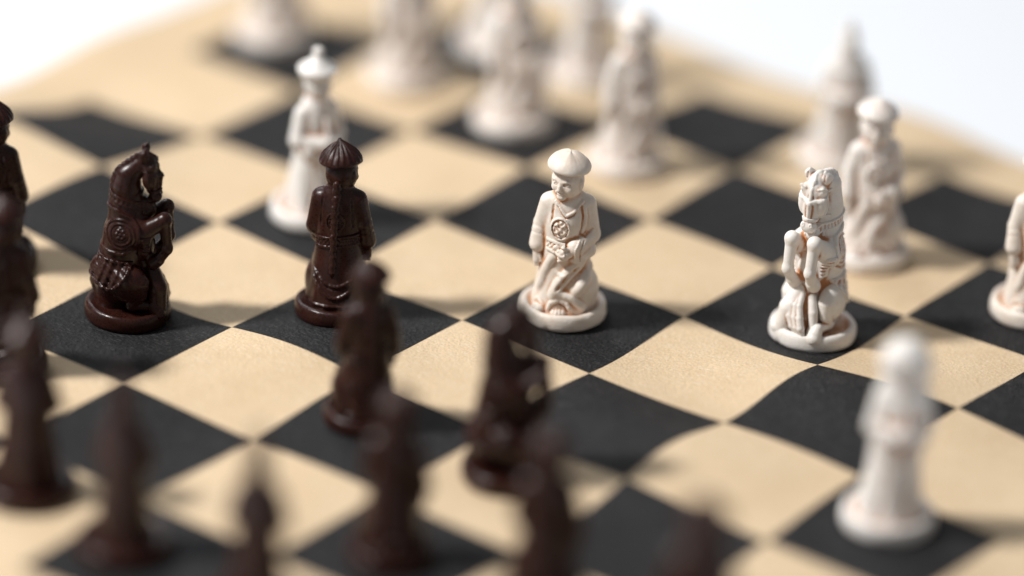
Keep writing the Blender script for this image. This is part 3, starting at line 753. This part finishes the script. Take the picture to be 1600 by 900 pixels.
def mould_court(kind, v=.32):
    """taller robed court figures; kind 'cap' (flared cap and knob), 'topknot', 'turban'"""
    s = {'cap': 1.0, 'topknot': .91, 'slender': 1.0, 'turban': 1.13}[kind]
    w_ = .86 if kind == 'slender' else 1.0
    F = Field((-11, -11, 2.6), (11, 11, 58), v)
    def fold(th, z):
        low = np.clip((18-z)/12, 0, 1)
        return .38*low*np.sin(7*th+.2*z)
    top = 33.5*s
    up_ = {'cap': (5.7, 5.6, 5.2, 3.8), 'slender': (4.9, 4.8, 4.5, 3.2), 'topknot': (6.0, 6.0, 5.9, 5.2), 'turban': (6.0, 5.9, 5.8, 5.0)}[kind]
    F.robe([(2.8, 7.9, 7.4, 0, 0), (6, 7.3*w_, 6.8*w_, 0, 0), (12, 6.5*w_, 5.9*w_, 0, 0), (18, up_[0], up_[0]*.9, 0, 0), (24, up_[1], up_[1]*.88, 0, 0),
            (29*s, up_[2], up_[2]*.84, 0, 0), (top, up_[3], 3.2, 0, 0), (top+2, 2.2*w_, 2.2*w_, 0, 0)], fold=fold)
    for sg in (-1, 1):
        F.cone((sg*4.4*w_, 0, 30.3*s), (sg*5.8*w_, -.6, 23.5*s), 2.1*w_, 2.3*w_, .7)
        F.cone((sg*5.8*w_, -.8, 23.2*s), (sg*1.2, -5.6*w_, 23.0*s), 2.3*w_, 2.1*w_, .6)
        F.cone((sg*4.4, -3.6, 20.8*s), (sg*1.6, -5.4, 18.2*s), 1.9, 1.2, .6)
        F.draw([(sg*2.6, 17*s), (sg*2.2, 11), (sg*3.4, 5)], .3, -1, 'u', .3)
        F.draw([(sg*3.4, 16*s), (sg*3.2, 10), (sg*4.6, 5)], .22, -1, 's', .2)
    F.ell((0, -6.4, 23.2*s), (1.5, 1.3, 1.5), .3)
    if kind not in ('topknot', 'slender'): F.cone((0, -6.2, 24*s), (0, -4.6, 29*s), .7, .6, .2)
    hz = top+{'cap': 4.4, 'topknot': 3.9, 'slender': 3.9, 'turban': 2.3}[kind]
    F.cone((0, 0, top-.5), (0, -.1, hz-2), 2.2, 2.4, .7)
    hr = {'cap': 3.5, 'topknot': 2.6, 'slender': 2.5, 'turban': 3.6}[kind]
    F.ell((0, -.2, hz), (hr, hr*1.05, hr*1.25), .5)
    face(F, (0, -.2, hz-.2), 0.0, hr/3.95, beard=(kind == 'cap'))
    F.draw([(-2.8, top-1.2), (0, top-4.2), (2.8, top-1.2)], .34, -1, 'u', .2)
    parts = [('figure', F.mesh('figure'))]
    if kind == 'cap':
        prof = [(.05, 0), (3.4, 0), (4.0, .1), (4.6, .9), (5.1, 2.1), (5.15, 2.6), (4.9, 2.9), (4.0, 3.3), (2.9, 4.3), (2.1, 5.2), (1.3, 5.8), (1.0, 6.2), (1.25, 6.7), (1.5, 7.3), (1.3, 7.9), (.7, 8.3), (.03, 8.4)]
        parts.append(('cap', lathe_mesh('cap', prof, 72), (0, 0, (hz+1.6)*1e-3), (0, 0, 0)))
    elif kind in ('topknot', 'slender'):
        G = Field((-6, -6, hz-4), (6, 6, hz+13), v)
        G.ell((0, .5, hz+.9), (2.8, 2.75, 3.0), .4)
        tk = kind == 'topknot'
        G.ell((0, .5, hz+4.2), (1.4, 1.4, 1.5) if tk else (1.8, 1.8, 2.2), .5)
        G.ell((0, .4, hz+(6.2 if tk else 7.4)), (.9, .9, .9) if tk else (1.45, 1.45, 2.2), .3)
        G.cone((-2.2, .6, hz+3.9), (2.2, .6, hz+3.9), .35, .35, .1)
        G.ell((0, -2.9, hz-1.4), (2.4, 1.6, 3.0), .2, 's')
        parts.append(('hair', G.mesh('hair')))
    else:
        G = Field((-8, -8, hz-4), (8, 8, hz+9), v)
        G.ell((0, .3, hz+3.0), (5.6, 5.4, 4.6), .4)
        G.ell((0, .3, hz-.2), (4.9, 4.6, 3.0), 1.0)
        G.ell((0, -4.0, hz-1.9), (2.9, 2.6, 3.6), .3, 's')
        G.ell((.8, .2, hz+7.0), (1.9, 1.6, 1.2), .5)
        G.ell((4.0, -1.0, hz+.4), (2.2, 2.4, 2.2), .8)
        G.ell((-4.2, 0, hz+1.4), (1.9, 2.6, 2.6), .8)
        for q in range(7):
            a = q/7*2*math.pi
            G.path([(5.7*math.cos(a)*.98, .3+5.5*math.sin(a)*.98, hz+2.2), (4.1*math.cos(a+.5), .3+4.0*math.sin(a+.5), hz+6.2)], .25, .2, 's')
        parts.append(('headdress', G.mesh('headdress')))
    return parts

PARTS = {}
_pw = mould_pawn(.17, .012)
_pb = _pw[:-1]+[mould_pawn(.6, .2)[-1]]
for key, parts in (('pawn', _pw), ('ribbed_pawn', _pb), ('knight', mould_knight(.17)), ('stout_knight', mould_knight(.17, True)), ('cap', mould_court('cap')), ('topknot', mould_court('topknot')), ('slender', mould_court('slender')), ('turban', mould_court('turban'))):
    base = base_mesh(10.9 if key in ('pawn', 'ribbed_pawn', 'knight', 'stout_knight', 'turban') else 11.2)
    PARTS[key] = [('base', base)] + [p if len(p) == 4 else (p[0], p[1]) for p in parts]

MESHES = {}
def part_mesh(key, i, colour):
    k = (key, i, colour)
    if k not in MESHES:
        me = PARTS[key][i][1].copy()
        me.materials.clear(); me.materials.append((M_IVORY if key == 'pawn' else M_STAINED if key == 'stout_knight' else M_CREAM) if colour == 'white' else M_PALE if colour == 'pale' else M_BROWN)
        MESHES[k] = me
    return MESHES[k]

NAMES = {'pawn': 'pawn', 'ribbed_pawn': 'pawn', 'knight': 'knight', 'stout_knight': 'knight', 'cap': 'bishop', 'topknot': 'queen', 'slender': 'queen', 'turban': 'king'}
CAM_YAW = math.atan2(-RIGHT.x*0+RIGHT.y, RIGHT.x)          # local +x of a piece facing us points to the camera's right
def piece(kind, colour, a, b_, face_deg, label, size=1.0, shade=None):
    """face_deg: 0 looks at the camera, + turns it towards the camera's right"""
    root = bpy.data.objects.new('%s_%s' % ({'white': 'white', 'black': 'black'}[colour], NAMES[kind]), None)
    COL.objects.link(root)
    p = mat_point([(a, b_)])[0]
    # stands on the cloth: mean plane under the foot
    th = np.linspace(0, 2*math.pi, 16, endpoint=False)
    ringp = mat_point(np.stack([a+.25*np.cos(th), b_+.25*np.sin(th)], 1))
    c = ringp.mean(0); X = ringp-c
    n = np.linalg.svd(X)[2][2]; n = n if n[2] > 0 else -n
    n = Vector(n).lerp(Vector((0, 0, 1)), .35).normalized()
    z = max(c[2], p[2])+.0001
    q = Vector((0, 0, 1)).rotation_difference(n)
    rot = q.to_matrix().to_4x4() @ Matrix.Rotation(CAM_YAW+math.radians(face_deg), 4, 'Z') @ Matrix.Scale(size, 4)
    root.matrix_world = Matrix.Translation((p[0], p[1], z)) @ rot
    root.empty_display_size = .01
    tag(root, label, 'chess piece', '%s chess pieces' % colour)
    for i, pt in enumerate(PARTS[kind]):
        o = bpy.data.objects.new(pt[0], part_mesh(kind, i, shade or colour)); COL.objects.link(o); o.parent = root
        if len(pt) == 4:
            o.location = pt[2]; o.rotation_euler = pt[3]
    return root

# ------------------------------------------------------------------ the pieces where they stand (square coordinates)
W, K = 'white', 'black'
piece('pawn', W, 1.41, 1.50, 0, 'sharp cream pawn in conical hat facing us, standing in the middle of the board')
piece('stout_knight', W, 2.69, 2.41, -35, 'cream rearing horse knight, the only white horse, right of the centre pawn')
piece('knight', K, -.61, -.28, 90, 'sharp dark brown rearing horse knight in profile, facing right')
piece('ribbed_pawn', K, .36, .57, 172, 'dark brown pawn seen from behind with ribbed hat and long braid')
piece('cap', W, -.63, 1.51, 38, 'blurred white figure in knobbed cap behind the dark pawn with the braid')
piece('pawn', W, 2.36, 3.53, 22, 'blurred cream pawn in conical hat just behind the white horse', shade='pale')
piece('pawn', W, 3.60, 3.55, 20, 'cream pawn cut off by the right edge of the picture')
piece('turban', W, 4.41, .67, 12, 'blurred white piece with large round headdress in the right foreground')
piece('pawn', W, .43, 3.51, 35, 'blurred cream pawn behind and right of the sharp centre pawn', shade='pale')
piece('pawn', W, -.52, 3.50, 35, 'blurred cream pawn behind and left of the sharp centre pawn, on dark square', shade='pale')
piece('pawn', W, -1.56, 3.62, 35, 'strongly blurred cream piece at the top edge, second from the left', shade='pale')
piece('pawn', W, -2.71, 3.57, 35, 'strongly blurred cream piece at the top edge, leftmost of the white ones', shade='pale')
piece('topknot', W, 1.42, 4.58, 10, 'blurred white piece with slender topknot head against the white table')
piece('cap', W, -1.44, 4.50, 30, 'very blurred white piece half hidden behind the cream pawn at top centre')
piece('slender', W, -.72, 4.56, 30, 'very blurred white piece between the two blurred pawns at top centre')
piece('ribbed_pawn', K, -1.65, -.41, 172, 'dark brown piece cut by the left edge, behind the dark horse')
piece('ribbed_pawn', K, -.68, -1.35, 172, 'dark brown pawn in rounded hat at the left edge, nearer than the dark horse')
piece('cap', K, .48, -2.37, 172, 'blurred dark brown piece with its whole foot showing in the lower left')
piece('slender', K, 1.33, -2.49, 172, 'blurred dark brown piece with narrow head, second from left along the bottom')
piece('slender', K, 2.34, -2.54, 172, 'very blurred dark piece showing a thin head at the bottom, on light square')
piece('ribbed_pawn', K, 1.36, -.38, 200, 'blurred dark brown pawn in front of the dark pawn with the braid', .93)
piece('ribbed_pawn', K, 2.50, -1.54, 172, 'blurred dark brown pawn at bottom centre-left, in front of another dark pawn', .94)
piece('knight', K, 2.40, -.35, 90, 'blurred dark brown rearing horse in the foreground below the centre pawn')
piece('ribbed_pawn', K, 3.46, -1.37, 172, 'blurred dark brown piece at the bottom edge right of the foreground horse', .96)
piece('ribbed_pawn', K, 4.58, -1.52, 172, 'dark brown blurred top of a piece at the bottom edge, rightmost dark one')
